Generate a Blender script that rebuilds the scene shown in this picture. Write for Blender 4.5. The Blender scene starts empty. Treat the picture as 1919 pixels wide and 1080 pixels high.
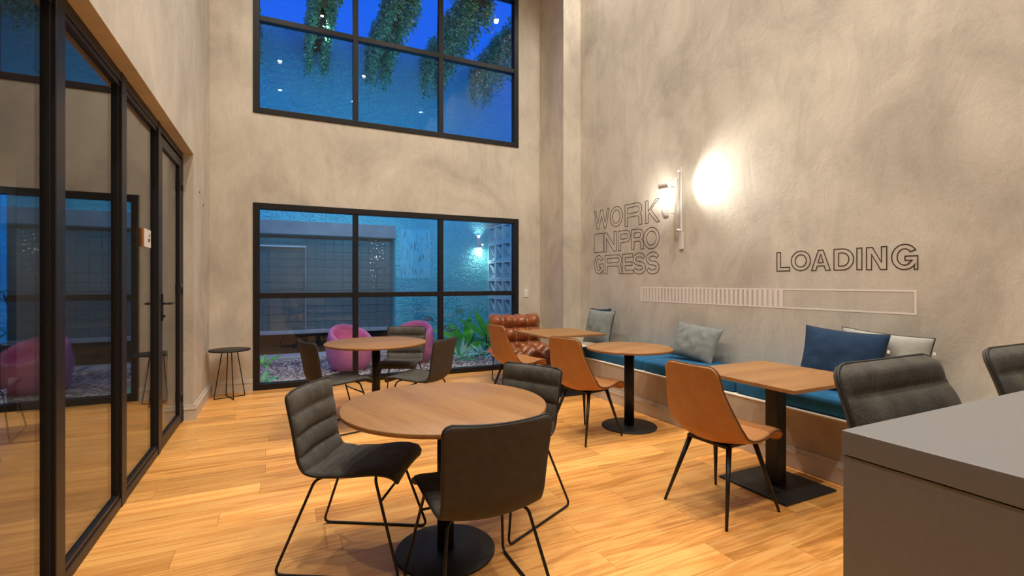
import bpy, math, random
from mathutils import Vector, Matrix
import numpy as np
random.seed(7)
R = math.radians
SC = bpy.context.scene
COL = SC.collection

# ------------------------------------------------------------------ camera, sky, exposure
cam_data = bpy.data.cameras.new('camera')
cam = bpy.data.objects.new('camera', cam_data); COL.objects.link(cam)
cam.location = (0, 0, 1.36)
cam.rotation_euler = (R(90), 0, -math.atan2(.4322, .9018))
cam_data.sensor_width = 36
cam_data.lens = 36 * 904 / 1919
cam_data.shift_y = -10 / 1919
cam_data.clip_start = .05
SC.camera = cam
SC.view_settings.view_transform = 'Standard'
SC.view_settings.look = 'None'
SC.view_settings.gamma = 1
SC.view_settings.use_curve_mapping = False
SC.view_settings.exposure = 0.0
SC.cycles.use_denoising = True
SC.cycles.transparent_max_bounces = 24
SC.cycles.max_bounces = 10
SC.cycles.diffuse_bounces = 5
SC.cycles.caustics_reflective = False
SC.cycles.caustics_refractive = False
SC.cycles.sample_clamp_indirect = 6

world = bpy.data.worlds.new('dusk_sky'); SC.world = world
world.use_nodes = True
wn = world.node_tree; wn.nodes.clear()
w_out = wn.nodes.new('ShaderNodeOutputWorld'); w_bg = wn.nodes.new('ShaderNodeBackground')
w_tc = wn.nodes.new('ShaderNodeTexCoord'); w_sep = wn.nodes.new('ShaderNodeSeparateXYZ')
w_rmp = wn.nodes.new('ShaderNodeValToRGB'); w_noi = wn.nodes.new('ShaderNodeTexNoise')
w_mix = wn.nodes.new('ShaderNodeMixRGB')
w_rmp.color_ramp.elements[0].position = 0.0; w_rmp.color_ramp.elements[0].color = (.001, .06, .36, 1)
w_rmp.color_ramp.elements[1].position = .55; w_rmp.color_ramp.elements[1].color = (.0006, .044, .34, 1)
w_noi.inputs['Scale'].default_value = 3.0; w_noi.inputs['Detail'].default_value = 4
w_mix.blend_type = 'MULTIPLY'; w_mix.inputs[0].default_value = .2
wn.links.new(w_tc.outputs['Generated'], w_sep.inputs[0]); wn.links.new(w_sep.outputs['Z'], w_rmp.inputs[0])
wn.links.new(w_tc.outputs['Generated'], w_noi.inputs['Vector'])
wn.links.new(w_rmp.outputs[0], w_mix.inputs[1]); wn.links.new(w_noi.outputs['Fac'], w_mix.inputs[2])
wn.links.new(w_mix.outputs[0], w_bg.inputs['Color']); wn.links.new(w_bg.outputs[0], w_out.inputs[0])
w_bg.inputs['Strength'].default_value = 3.0

CEIL = 6.5
SPOT_W = 212
WARM = (1.0, .93, .83)
LIGHT_X = (-.02, 1.86, 3.8)
LIGHT_Y = (-.44, 1.44, 3.32, 5.2)

def spot(name, loc, target, energy, size, blend, color, radius=.04):
    d = bpy.data.lights.new(name, 'SPOT'); d.energy = energy; d.spot_size = R(size); d.spot_blend = blend
    d.color = color; d.shadow_soft_size = radius
    o = bpy.data.objects.new(name, d); COL.objects.link(o); o.location = loc
    v = Vector(target) - Vector(loc)
    o.rotation_euler = v.to_track_quat('-Z', 'Y').to_euler()
    return o
for lx in LIGHT_X:
    for ly in LIGHT_Y:
        spot('downlight_beam', (lx, ly, CEIL - .03), (lx, ly, 0), SPOT_W, 138, 1.0, WARM)

spot('meeting_room_downlight', (-3.3, 5.4, 2.68), (-3.4, 6.0, 0), 190, 150, 1.0, WARM)
# ------------------------------------------------------------------ materials
def nt(name):
    m = bpy.data.materials.new(name); m.use_nodes = True
    return m, m.node_tree.nodes, m.node_tree.links, m.node_tree.nodes['Principled BSDF']

def simple(name, col, rough=.5, metal=0, bump=0, bscale=60, var=0, vscale=6, spec=.5, sheen=0, trans=0):
    m, n, l, p = nt(name)
    p.inputs['Base Color'].default_value = (*col, 1); p.inputs['Roughness'].default_value = rough
    p.inputs['Metallic'].default_value = metal; p.inputs['Specular IOR Level'].default_value = spec
    if sheen: p.inputs['Sheen Weight'].default_value = sheen
    tc = n.new('ShaderNodeTexCoord')
    if var:
        no = n.new('ShaderNodeTexNoise'); no.inputs['Scale'].default_value = vscale; no.inputs['Detail'].default_value = 6
        no.inputs['Roughness'].default_value = .65
        rp = n.new('ShaderNodeValToRGB'); rp.color_ramp.elements[0].position = .32; rp.color_ramp.elements[1].position = .68
        rp.color_ramp.elements[0].color = (*[c * (1 - var) for c in col], 1)
        rp.color_ramp.elements[1].color = (*[min(1, c * (1 + var)) for c in col], 1)
        l.new(tc.outputs['Object'], no.inputs['Vector']); l.new(no.outputs['Fac'], rp.inputs[0]); l.new(rp.outputs[0], p.inputs['Base Color'])
    if bump:
        nb = n.new('ShaderNodeTexNoise'); nb.inputs['Scale'].default_value = bscale; nb.inputs['Detail'].default_value = 5
        b = n.new('ShaderNodeBump'); b.inputs['Strength'].default_value = bump; b.inputs['Distance'].default_value = .01
        l.new(tc.outputs['Object'], nb.inputs['Vector']); l.new(nb.outputs['Fac'], b.inputs['Height']); l.new(b.outputs[0], p.inputs['Normal'])
    return m

def emissive(name, col, s):
    m, n, l, p = nt(name)
    p.inputs['Base Color'].default_value = (*col, 1)
    p.inputs['Emission Color'].default_value = (*col, 1); p.inputs['Emission Strength'].default_value = s
    return m

def plaster(name, c1, c2, c3):
    """trowelled burnt-cement plaster: cloudy tone, streaky trowel marks, fine relief"""
    m, n, l, p = nt(name)
    p.inputs['Roughness'].default_value = .62
    tc = n.new('ShaderNodeTexCoord')
    big = n.new('ShaderNodeTexNoise'); big.inputs['Scale'].default_value = .9; big.inputs['Detail'].default_value = 9
    big.inputs['Roughness'].default_value = .62; big.inputs['Distortion'].default_value = .9
    rp = n.new('ShaderNodeValToRGB'); e = rp.color_ramp.elements
    e[0].position = .33; e[0].color = (*c1, 1); e[1].position = .68; e[1].color = (*c3, 1)
    k = e.new(.5); k.color = (*c2, 1)
    mp = n.new('ShaderNodeMapping'); mp.inputs['Rotation'].default_value = (R(52), R(20), R(25)); mp.inputs['Scale'].default_value = (1.5, 1.5, .6)
    st = n.new('ShaderNodeTexNoise'); st.inputs['Scale'].default_value = 2.6; st.inputs['Detail'].default_value = 12
    st.inputs['Roughness'].default_value = .72; st.inputs['Distortion'].default_value = .7
    rs = n.new('ShaderNodeValToRGB'); rs.color_ramp.elements[0].position = .36; rs.color_ramp.elements[0].color = (.66, .66, .66, 1)
    rs.color_ramp.elements[1].position = .55; rs.color_ramp.elements[1].color = (1, 1, 1, 1)
    mx = n.new('ShaderNodeMixRGB'); mx.blend_type = 'MULTIPLY'; mx.inputs[0].default_value = .42
    l.new(tc.outputs['Object'], big.inputs['Vector']); l.new(tc.outputs['Object'], mp.inputs[0]); l.new(mp.outputs[0], st.inputs['Vector'])
    l.new(big.outputs['Fac'], rp.inputs[0]); l.new(st.outputs['Fac'], rs.inputs[0])
    l.new(rp.outputs[0], mx.inputs[1]); l.new(rs.outputs[0], mx.inputs[2]); l.new(mx.outputs[0], p.inputs['Base Color'])
    fine = n.new('ShaderNodeTexNoise'); fine.inputs['Scale'].default_value = 26; fine.inputs['Detail'].default_value = 8
    ad = n.new('ShaderNodeMath'); ad.operation = 'MULTIPLY_ADD'; ad.inputs[1].default_value = .25
    l.new(tc.outputs['Object'], fine.inputs['Vector']); l.new(fine.outputs['Fac'], ad.inputs[0]); l.new(st.outputs['Fac'], ad.inputs[2])
    b = n.new('ShaderNodeBump'); b.inputs['Strength'].default_value = .24; b.inputs['Distance'].default_value = .03
    l.new(ad.outputs[0], b.inputs['Height']); l.new(b.outputs[0], p.inputs['Normal'])
    return m

def wood(name, dark, mid, light, rough=.42, axis='X', per_object=False, scale=1.0, pores=.5, ringamp=.13):
    m, n, l, p = nt(name)
    p.inputs['Roughness'].default_value = rough
    tc = n.new('ShaderNodeTexCoord'); vec = tc.outputs['Object']
    oi = None
    if per_object:
        oi = n.new('ShaderNodeObjectInfo'); mu = n.new('ShaderNodeMath'); mu.operation = 'MULTIPLY'; mu.inputs[1].default_value = 61
        cb = n.new('ShaderNodeCombineXYZ'); va = n.new('ShaderNodeVectorMath'); va.operation = 'ADD'
        l.new(oi.outputs['Random'], mu.inputs[0])
        for k in range(3): l.new(mu.outputs[0], cb.inputs[k])
        l.new(vec, va.inputs[0]); l.new(cb.outputs[0], va.inputs[1]); vec = va.outputs[0]
    mp = n.new('ShaderNodeMapping')
    sc = (.75 * scale, 12 * scale, 12 * scale) if axis == 'X' else (12 * scale, .75 * scale, 12 * scale)
    mp.inputs['Scale'].default_value = sc
    l.new(vec, mp.inputs[0])
    a = n.new('ShaderNodeTexNoise'); a.inputs['Scale'].default_value = .9; a.inputs['Detail'].default_value = 3; a.inputs['Distortion'].default_value = .6
    l.new(mp.outputs[0], a.inputs['Vector'])
    # rings: sine of the broad field gives cathedral figures
    r1 = n.new('ShaderNodeMath'); r1.operation = 'MULTIPLY'; r1.inputs[1].default_value = 34
    r2 = n.new('ShaderNodeMath'); r2.operation = 'SINE'; r3 = n.new('ShaderNodeMath'); r3.operation = 'MULTIPLY_ADD'; r3.inputs[1].default_value = .5; r3.inputs[2].default_value = .5
    l.new(a.outputs['Fac'], r1.inputs[0]); l.new(r1.outputs[0], r2.inputs[0]); l.new(r2.outputs[0], r3.inputs[0])
    mp2 = n.new('ShaderNodeMapping'); mp2.inputs['Scale'].default_value = tuple((6 if s < 5 else 200) * scale for s in sc)
    f = n.new('ShaderNodeTexNoise'); f.inputs['Scale'].default_value = 1; f.inputs['Detail'].default_value = 4; f.inputs['Roughness'].default_value = .7
    l.new(vec, mp2.inputs[0]); l.new(mp2.outputs[0], f.inputs['Vector'])
    mx = n.new('ShaderNodeMath'); mx.operation = 'MULTIPLY_ADD'; mx.inputs[1].default_value = ringamp
    m2 = n.new('ShaderNodeMath'); m2.operation = 'MULTIPLY_ADD'; m2.inputs[1].default_value = pores
    l.new(f.outputs['Fac'], m2.inputs[0]); l.new(r3.outputs[0], mx.inputs[0]); l.new(m2.outputs[0], mx.inputs[2])
    mp3 = n.new('ShaderNodeMapping'); mp3.inputs['Scale'].default_value = tuple(s * .45 for s in sc)
    g = n.new('ShaderNodeTexNoise'); g.inputs['Scale'].default_value = 1.0; g.inputs['Detail'].default_value = 4
    l.new(vec, mp3.inputs[0]); l.new(mp3.outputs[0], g.inputs['Vector'])
    g2 = n.new('ShaderNodeMath'); g2.operation = 'MULTIPLY'; g2.inputs[1].default_value = .62
    l.new(g.outputs['Fac'], g2.inputs[0]); l.new(g2.outputs[0], m2.inputs[2])
    rp = n.new('ShaderNodeValToRGB'); e = rp.color_ramp.elements
    e[0].position = .40; e[0].color = (*dark, 1); e[1].position = .86; e[1].color = (*light, 1)
    k = e.new(.6); k.color = (*mid, 1)
    l.new(mx.outputs[0], rp.inputs[0]); out = rp.outputs[0]
    if per_object:
        hv = n.new('ShaderNodeHueSaturation'); mr = n.new('ShaderNodeMapRange'); mr.inputs['To Min'].default_value = .76; mr.inputs['To Max'].default_value = 1.16
        l.new(oi.outputs['Random'], mr.inputs['Value']); l.new(mr.outputs[0], hv.inputs['Value']); l.new(out, hv.inputs['Color']); out = hv.outputs[0]
    l.new(out, p.inputs['Base Color'])
    b = n.new('ShaderNodeBump'); b.inputs['Strength'].default_value = .08; b.inputs['Distance'].default_value = .004
    l.new(f.outputs['Fac'], b.inputs['Height']); l.new(b.outputs[0], p.inputs['Normal'])
    return m

def glass(name, tint=(.93, .96, .97), f0=.04, k=.96):
    m = bpy.data.materials.new(name); m.use_nodes = True; n = m.node_tree.nodes; l = m.node_tree.links; n.clear()
    o = n.new('ShaderNodeOutputMaterial'); mix = n.new('ShaderNodeMixShader'); t = n.new('ShaderNodeBsdfTransparent'); g = n.new('ShaderNodeBsdfGlossy')
    t.inputs[0].default_value = (*tint, 1); g.inputs['Roughness'].default_value = 0.0
    geo = n.new('ShaderNodeNewGeometry'); dt = n.new('ShaderNodeVectorMath'); dt.operation = 'DOT_PRODUCT'
    ab = n.new('ShaderNodeMath'); ab.operation = 'ABSOLUTE'; om = n.new('ShaderNodeMath'); om.operation = 'SUBTRACT'; om.inputs[0].default_value = 1
    pw = n.new('ShaderNodeMath'); pw.operation = 'POWER'; pw.inputs[1].default_value = 5
    ma = n.new('ShaderNodeMath'); ma.operation = 'MULTIPLY_ADD'; ma.inputs[1].default_value = k; ma.inputs[2].default_value = f0
    l.new(geo.outputs['Normal'], dt.inputs[0]); l.new(geo.outputs['Incoming'], dt.inputs[1]); l.new(dt.outputs['Value'], ab.inputs[0])
    l.new(ab.outputs[0], om.inputs[1]); l.new(om.outputs[0], pw.inputs[0]); l.new(pw.outputs[0], ma.inputs[0])
    l.new(ma.outputs[0], mix.inputs[0]); l.new(t.outputs[0], mix.inputs[1]); l.new(g.outputs[0], mix.inputs[2]); l.new(mix.outputs[0], o.inputs[0])
    return m

M = dict(
    plaster=plaster('trowelled_plaster', (.44, .395, .33), (.575, .52, .43), (.66, .60, .505)),
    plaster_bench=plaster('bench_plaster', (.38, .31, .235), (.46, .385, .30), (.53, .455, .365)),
    trim=simple('painted_trim', (.60, .54, .46), .45, var=.08),
    edge=simple('pale_bench_edge', (.78, .73, .64), .4),
    soffit=simple('ceiling_paint', (.6, .56, .5), .8),
    floor=wood('oak_plank', (.46, .185, .036), (.80, .355, .085), (.93, .50, .15), .34, 'X', True, ringamp=.22),
    table=wood('oak_laminate', (.14, .060, .017), (.27, .122, .036), (.35, .175, .058), .42, 'X', False, 1.25, .75),
    black=simple('black_metal', (.012, .012, .013), .42, .3),
    base=simple('black_powder_coat', (.018, .018, .02), .5, .2, bump=.15, bscale=300),
    frame=simple('black_aluminium', (.009, .008, .009), .42, 0, spec=.35),
    glass=glass('window_glass', (.96, .98, .98), .03, .96),
    glassp=glass('partition_glass', (.90, .92, .92), .07, .93),
    dark_fabric=simple('charcoal_microfibre', (.060, .054, .043), .74, bump=.25, bscale=120, var=.42, vscale=14, sheen=.04),
    dark_shell=simple('charcoal_back_fabric', (.040, .033, .027), .8, bump=.2, bscale=220, var=.2, vscale=20),
    piping=simple('black_piping', (.012, .011, .010), .6),
    tan=simple('cognac_leather', (.40, .17, .05), .5, bump=.12, bscale=160, var=.12, vscale=9),
    tan_pipe=simple('dark_brown_piping', (.11, .045, .016), .6),
    tufted=simple('glossy_brown_leather', (.27, .085, .028), .27, bump=.12, bscale=22, var=.45, vscale=9),
    blue=simple('petrol_blue_fabric', (.002, .10, .23), .85, bump=.3, bscale=240, var=.22, vscale=10),
    navy=simple('navy_fabric', (.004, .028, .075), .9, bump=.3, bscale=260, var=.2, vscale=10),
    greyf=simple('grey_linen', (.20, .215, .20), .9, bump=.4, bscale=260, var=.16, vscale=16),
    greyl=simple('light_grey_linen', (.36, .36, .32), .9, bump=.4, bscale=260, var=.14, vscale=14),
    counter=simple('grey_laminate', (.19, .19, .195), .36, bump=.05, bscale=400, var=.05, vscale=120),
    white=simple('white_paint', (.78, .76, .72), .4),
    screw=simple('rust_brown', (.12, .07, .04), .6),
    ink=simple('dark_brown_vinyl', (.035, .022, .016), .6),
    vinyl=simple('pale_vinyl', (.80, .73, .66), .55),
    sign=simple('white_acrylic', (.75, .70, .66), .4),
    pink=simple('pink_plastic', (.90, .25, .46), .42, bump=.06, bscale=90),
    gravel=None, court=None,
    slab=simple('pale_stone', (.42, .48, .50), .8, bump=.3, bscale=40, var=.15, vscale=5),
    concrete=simple('courtyard_concrete', (.33, .36, .37), .8, bump=.3, bscale=30, var=.15, vscale=3),
    blockm=simple('painted_block', (.45, .70, .78), .7, var=.1, vscale=5),
    darkrec=simple('dark_timber', (.05, .035, .028), .7, var=.3, vscale=6),
    tile=simple('grey_glazed_tile', (.16, .24, .24), .3, var=.25, vscale=4),
    court_glass=None,
    beam=simple('weathered_timber', (.13, .09, .07), .8, bump=.3, bscale=25, var=.3, vscale=6),
    vine=simple('vine_leaf', (.14, .60, .26), .35, var=.6, vscale=16),
    leaf=simple('bright_leaf', (.14, .72, .08), .32, var=.35, vscale=5),
    leaf_d=simple('deep_green_leaf', (.06, .38, .16), .35, var=.4, vscale=6),
    leaf_p=simple('pale_blue_green_leaf', (.38, .82, .72), .4, var=.3, vscale=8),
    stem=simple('brown_stem', (.10, .07, .04), .7),
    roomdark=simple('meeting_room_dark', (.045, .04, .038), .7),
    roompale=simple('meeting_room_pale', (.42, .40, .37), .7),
    lamp=emissive('lamp_glow', (1, .94, .84), 90),
    lamp_w=emissive('wall_lamp_glow', (1, .95, .86), 120),
    lamp_c=emissive('added_lamp_glow', (.15, .6, 1), 3),  # lens glow of the fill lamps added outside
    glint=emissive('reflected_glint', (1, .93, .8), 4),  # emission standing for sparkles reflected in the far glass
)
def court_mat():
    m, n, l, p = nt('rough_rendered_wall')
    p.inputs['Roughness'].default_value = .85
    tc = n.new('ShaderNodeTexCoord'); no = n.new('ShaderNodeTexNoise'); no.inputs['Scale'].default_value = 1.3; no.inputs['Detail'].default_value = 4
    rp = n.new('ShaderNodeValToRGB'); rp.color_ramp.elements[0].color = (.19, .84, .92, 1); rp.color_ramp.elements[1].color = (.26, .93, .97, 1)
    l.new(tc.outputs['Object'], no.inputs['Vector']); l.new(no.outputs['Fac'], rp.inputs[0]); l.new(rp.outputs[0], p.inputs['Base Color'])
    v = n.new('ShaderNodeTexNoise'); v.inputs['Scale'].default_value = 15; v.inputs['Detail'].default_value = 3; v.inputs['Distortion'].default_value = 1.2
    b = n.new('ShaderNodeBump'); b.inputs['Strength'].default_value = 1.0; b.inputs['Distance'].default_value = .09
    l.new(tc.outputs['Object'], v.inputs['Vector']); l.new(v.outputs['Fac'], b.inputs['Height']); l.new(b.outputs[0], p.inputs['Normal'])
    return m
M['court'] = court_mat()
def gravel_mat():
    m, n, l, p = nt('pebble')
    p.inputs['Roughness'].default_value = .75
    g = n.new('ShaderNodeNewGeometry'); rp = n.new('ShaderNodeValToRGB')
    rp.color_ramp.elements[0].color = (.16, .13, .12, 1); rp.color_ramp.elements[1].color = (.78, .72, .70, 1)
    l.new(g.outputs['Random Per Island'], rp.inputs[0]); l.new(rp.outputs[0], p.inputs['Base Color'])
    return m
M['gravel'] = gravel_mat()
def vine_mat():
    m, n, l, p = nt('vine_leaf')
    p.inputs['Roughness'].default_value = .32
    g = n.new('ShaderNodeNewGeometry'); rp = n.new('ShaderNodeValToRGB'); e = rp.color_ramp.elements
    e[0].color = (.03, .17, .09, 1); e[0].position = 0; e[1].color = (.85, 1, .85, 1); e[1].position = 1
    for q, c in ((.5, (.08, .50, .24, 1)), (.86, (.20, .78, .42, 1))): k = e.new(q); k.color = c
    l.new(g.outputs['Random Per Island'], rp.inputs[0]); l.new(rp.outputs[0], p.inputs['Base Color'])
    return m
M['vine'] = vine_mat()
def stained_mat():
    m, n, l, p = nt('stained_panel')
    p.inputs['Roughness'].default_value = .85
    tc = n.new('ShaderNodeTexCoord'); mp = n.new('ShaderNodeMapping'); mp.inputs['Scale'].default_value = (55, 55, 4)
    no = n.new('ShaderNodeTexNoise'); no.inputs['Scale'].default_value = 1; no.inputs['Detail'].default_value = 6
    rp = n.new('ShaderNodeValToRGB'); rp.color_ramp.elements[0].position = .36; rp.color_ramp.elements[0].color = (.06, .09, .10, 1)
    rp.color_ramp.elements[1].position = .42; rp.color_ramp.elements[1].color = (.24, .80, .90, 1)
    l.new(tc.outputs['Object'], mp.inputs[0]); l.new(mp.outputs[0], no.inputs['Vector']); l.new(no.outputs['Fac'], rp.inputs[0]); l.new(rp.outputs[0], p.inputs['Base Color'])
    return m
M['stain'] = stained_mat()

# ------------------------------------------------------------------ mesh helpers
class MB:
    def __init__(s): s.v = []; s.f = []; s.sm = []
    def add(s, vs, fs, smooth=False):
        k = len(s.v); s.v += [tuple(p) for p in vs]; s.f += [tuple(i + k for i in f) for f in fs]; s.sm += [smooth] * len(fs); return s
    def box(s, x0, x1, y0, y1, z0, z1):
        return s.add([(x0,y0,z0),(x1,y0,z0),(x1,y1,z0),(x0,y1,z0),(x0,y0,z1),(x1,y0,z1),(x1,y1,z1),(x0,y1,z1)],
                     [(0,3,2,1),(4,5,6,7),(0,1,5,4),(1,2,6,5),(2,3,7,6),(3,0,4,7)])
    def lathe(s, prof, n=48, cx=0, cy=0, smooth=True):
        vs = []; fs = []
        for r, z in prof:
            for i in range(n):
                a = 2 * math.pi * i / n; vs.append((cx + r * math.cos(a), cy + r * math.sin(a), z))
        for j in range(len(prof) - 1):
            for i in range(n):
                fs.append((j*n+i, j*n+(i+1) % n, (j+1)*n+(i+1) % n, (j+1)*n+i))
        if prof[0][0] > 1e-6: fs.append(tuple(range(n))[::-1])
        if prof[-1][0] > 1e-6: fs.append(tuple((len(prof)-1)*n+i for i in range(n)))
        return s.add(vs, fs, smooth)
    def tube(s, pts, r, n=8, closed=False, caps=True):
        pts = [Vector(p) for p in pts]; N = len(pts); rr = r if isinstance(r, (list, tuple)) else [r] * N
        vs = []; up = None
        for i, p in enumerate(pts):
            a = pts[(i-1) % N] if (closed or i > 0) else p; b = pts[(i+1) % N] if (closed or i < N-1) else p
            t = (b - a).normalized()
            if up is None:
                up = Vector((0, 0, 1)) if abs(t.z) < .9 else Vector((1, 0, 0))
            u = (up - t * up.dot(t))
            if u.length < 1e-6: u = t.orthogonal()
            u.normalize(); w = t.cross(u); up = u
            for k in range(n):
                an = 2 * math.pi * k / n; vs.append(p + (u * math.cos(an) + w * math.sin(an)) * rr[i])
        fs = []
        for i in range(N if closed else N - 1):
            j = (i + 1) % N
            for k in range(n): fs.append((i*n+k, i*n+(k+1) % n, j*n+(k+1) % n, j*n+k))
        if not closed and caps:
            fs.append(tuple(range(n))[::-1]); fs.append(tuple((N-1)*n+k for k in range(n)))
        return s.add(vs, fs, True)
    def mesh(s, name, mat):
        me = bpy.data.meshes.new(name); me.from_pydata(s.v, [], s.f)
        me.polygons.foreach_set('use_smooth', s.sm); me.materials.append(mat); me.update(); return me
    def build(s, name, mat, parent=None, loc=None, rot=None, bevel=0, seg=2):
        o = bpy.data.objects.new(name, s.mesh(name, mat)); COL.objects.link(o)
        if loc: o.location = loc
        if rot: o.rotation_euler = rot
        if parent: o.parent = parent
        if bevel:
            b = o.modifiers.new('bevel', 'BEVEL'); b.width = bevel; b.segments = seg; b.limit_method = 'ANGLE'; b.angle_limit = R(40)
        return o

def fillet(pts, r, n=5, closed=False):
    P = [Vector(p) for p in pts]; out = []; N = len(P)
    for i, p in enumerate(P):
        if not closed and (i == 0 or i == N-1): out.append(p); continue
        a = P[(i-1) % N] - p; b = P[(i+1) % N] - p
        rr = min(r, a.length * .45, b.length * .45)
        A = p + a.normalized() * rr; B = p + b.normalized() * rr
        for k in range(n + 1):
            t = k / n; out.append(A * (1-t)**2 + p * 2*t*(1-t) + B * t*t)
    return out

def spline(pts, n):
    """Catmull-Rom resample of a 2-D/3-D polyline"""
    P = [Vector(p) for p in pts]; out = []
    for i in range(len(P) - 1):
        p0 = P[max(i-1, 0)]; p1 = P[i]; p2 = P[i+1]; p3 = P[min(i+2, len(P)-1)]
        for k in range(n):
            t = k / n
            out.append(.5 * ((2*p1) + (p2-p0)*t + (2*p0-5*p1+4*p2-p3)*t*t + (3*p1-p0-3*p2+p3)*t**3))
    out.append(P[-1]); return out

def empty(name, loc=(0,0,0), rz=0):
    o = bpy.data.objects.new(name, None); COL.objects.link(o); o.location = loc; o.rotation_euler = (0, 0, rz); o.empty_display_size = .1
    return o
def tag(o, label=None, cat=None, group=None, kind=None):
    if label: o['label'] = label
    if cat: o['category'] = cat
    if group: o['group'] = group
    if kind: o['kind'] = kind
    return o
def struct(name, mb, mat, **k):
    o = mb.build(name, mat, **k); o['kind'] = 'structure'; return o
def kids(o): return [c for c in COL.objects if c.parent == o]
def copy_tree(o, parent=None):
    c = o.copy(); COL.objects.link(c)
    if parent: c.parent = parent
    for ch in kids(o): copy_tree(ch, c)
    return c

# ------------------------------------------------------------------ room shell
XL, XR, YB, YR = -.78, 4.10, 6.87, -2.6       # left wall face, right wall face, back wall face, rear wall face
def wall_holes(mb, xs, zs, holes, y0, y1):
    for i in range(len(xs)-1):
        for j in range(len(zs)-1):
            cx = (xs[i]+xs[i+1])/2; cz = (zs[j]+zs[j+1])/2
            if any(a < cx < b and c < cz < d for a, b, c, d in holes): continue
            mb.box(xs[i], xs[i+1], y0, y1, zs[j], zs[j+1])
    return mb
WX0, WX1 = -.316, 3.405
H1 = (WX0, WX1, 3.50, 5.89)      # upper window
H2 = (WX0, WX1, 0.0, 2.37)       # lower window
struct('wall_back', wall_holes(MB(), [-.95, WX0, WX1, 4.3], [-.1, 0, 2.37, 3.50, 5.89, 6.6], [H1, H2], YB, YB+.2), M['plaster'])
struct('wall_right', MB().box(XR, XR+.2, YR-.2, YB+.2, 0, 6.6), M['plaster'])
struct('trim_1', MB().box(3.797, XR, 6.15, YB, 0, 6.5), M['plaster'])          # corner pier
wl = MB().box(-.95, XL, YR-.2, 5.68, 2.635, 6.6); wl.box(-.95, XL, 5.68, YB, 0, 6.6)
struct('wall_left', wl, M['plaster'])
struct('wall_rear', MB().box(-4.6, XR+.2, YR-.2, YR, 0, 6.6), M['plaster'])
struct('ceiling', MB().box(-.95, XR+.2, YR-.2, YB+.2, CEIL, CEIL+.15), M['soffit'])

# floor of separate planks
fl = empty('floor'); fl['kind'] = 'structure'
struct_sub = MB().box(-.95, XR, YR, YB, -.12, -.014).build('underlay', M['darkrec'], fl)
PW, PL = .185, 1.30
full = MB().box(0, PL-.0015, 0, PW-.0015, -.012, 0).mesh('plank', M['floor'])
row = 0; y = YR
while y < YB - .001:
    y1 = min(y + PW, YB); off = (row * .47 + random.uniform(-.15, .15)) % 1.0 * PL
    x = -.93 - off
    while x < XR:
        a = max(x, -.93); b = min(x + PL, XR)
        if b - a > .02:
            if a == x and b == x + PL and y1 - y > PW - 1e-4: me = full
            else: me = MB().box(0, b-a-.0015, 0, y1-y-.0015, -.012, 0).mesh('plank', M['floor'])
            o = bpy.data.objects.new('plank', me); COL.objects.link(o); o.location = (a, y, 0); o.parent = fl
        x += PL
    y = y1; row += 1

# skirting
def skirting(name, runs):
    mb = MB()
    for axis, face, a, b, d in runs:      # d = +1/-1 direction the board stands proud
        for t, z0, z1 in ((.018, 0, .125), (.024, .105, .12), (.011, .125, .15)):
            p, q = sorted((face, face + d*t))
            if axis == 'y': mb.box(a, b, p, q, z0, z1)
            else: mb.box(p, q, a, b, z0, z1)
    return struct(name, mb, M['trim'])
skirting('baseboard_back', [('y', YB, XL+.03, WX0-.002, -1), ('y', YB, WX1+.002, 3.797, -1)])
skirting('baseboard_left', [('x', XL, 5.68, YB, 1), ('y', 5.68, -.86, XL+.024, -1)])
skirting('baseboard_right', [('x', 3.797, 6.15, YB, -1), ('y', 6.15, 3.43, 3.797, -1)])

# windows: frame bars as separate parts, panes as separate parts
def window(name, x0, x1, z0, z1, mull, trans, y, w=.075, d=.10, glassmat=None):
    root = empty(name, (0, 0, 0)); root['kind'] = 'structure'
    y0, y1 = y - .012, y + d
    for k, (a, b) in enumerate(((x0, x0+w), (x1-w, x1))): MB().box(a, b, y0, y1, z0, z1).build('frame_post', M['frame'], root, bevel=.004)
    for a, b in ((z0, z0+w), (z1-w, z1)): MB().box(x0+w, x1-w, y0, y1, a, b).build('frame_rail', M['frame'], root, bevel=.004)
    # inner glazing beads
    xs = [x0+w] + list(mull) + [x1-w]; zs = [z0+w] + list(trans) + [z1-w]
    hw = w*.45
    for m_ in mull: MB().box(m_-hw, m_+hw, y0+.01, y1-.01, z0+w, z1-w).build('mullion', M['frame'], root, bevel=.003)
    for i in range(len(xs)-1):
        a = xs[i] + (hw if i else 0); b = xs[i+1] - (hw if i < len(xs)-2 else 0)
        for t in trans: MB().box(a, b, y0+.012, y1-.012, t-hw, t+hw).build('transom', M['frame'], root, bevel=.003)
        for j in range(len(zs)-1):
            c = zs[j] + (hw if j else 0); e = zs[j+1] - (hw if j < len(zs)-2 else 0)
            MB().box(a, b, y+.045, y+.053, c, e).build('pane', glassmat or M['glass'], root)
    return root
MUL = (.925, 2.135)
window('window_1', *H1, MUL, (4.71,), YB)
window('window_2', WX0, WX1, 0.0, 2.37, MUL, (1.195,), YB)

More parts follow.
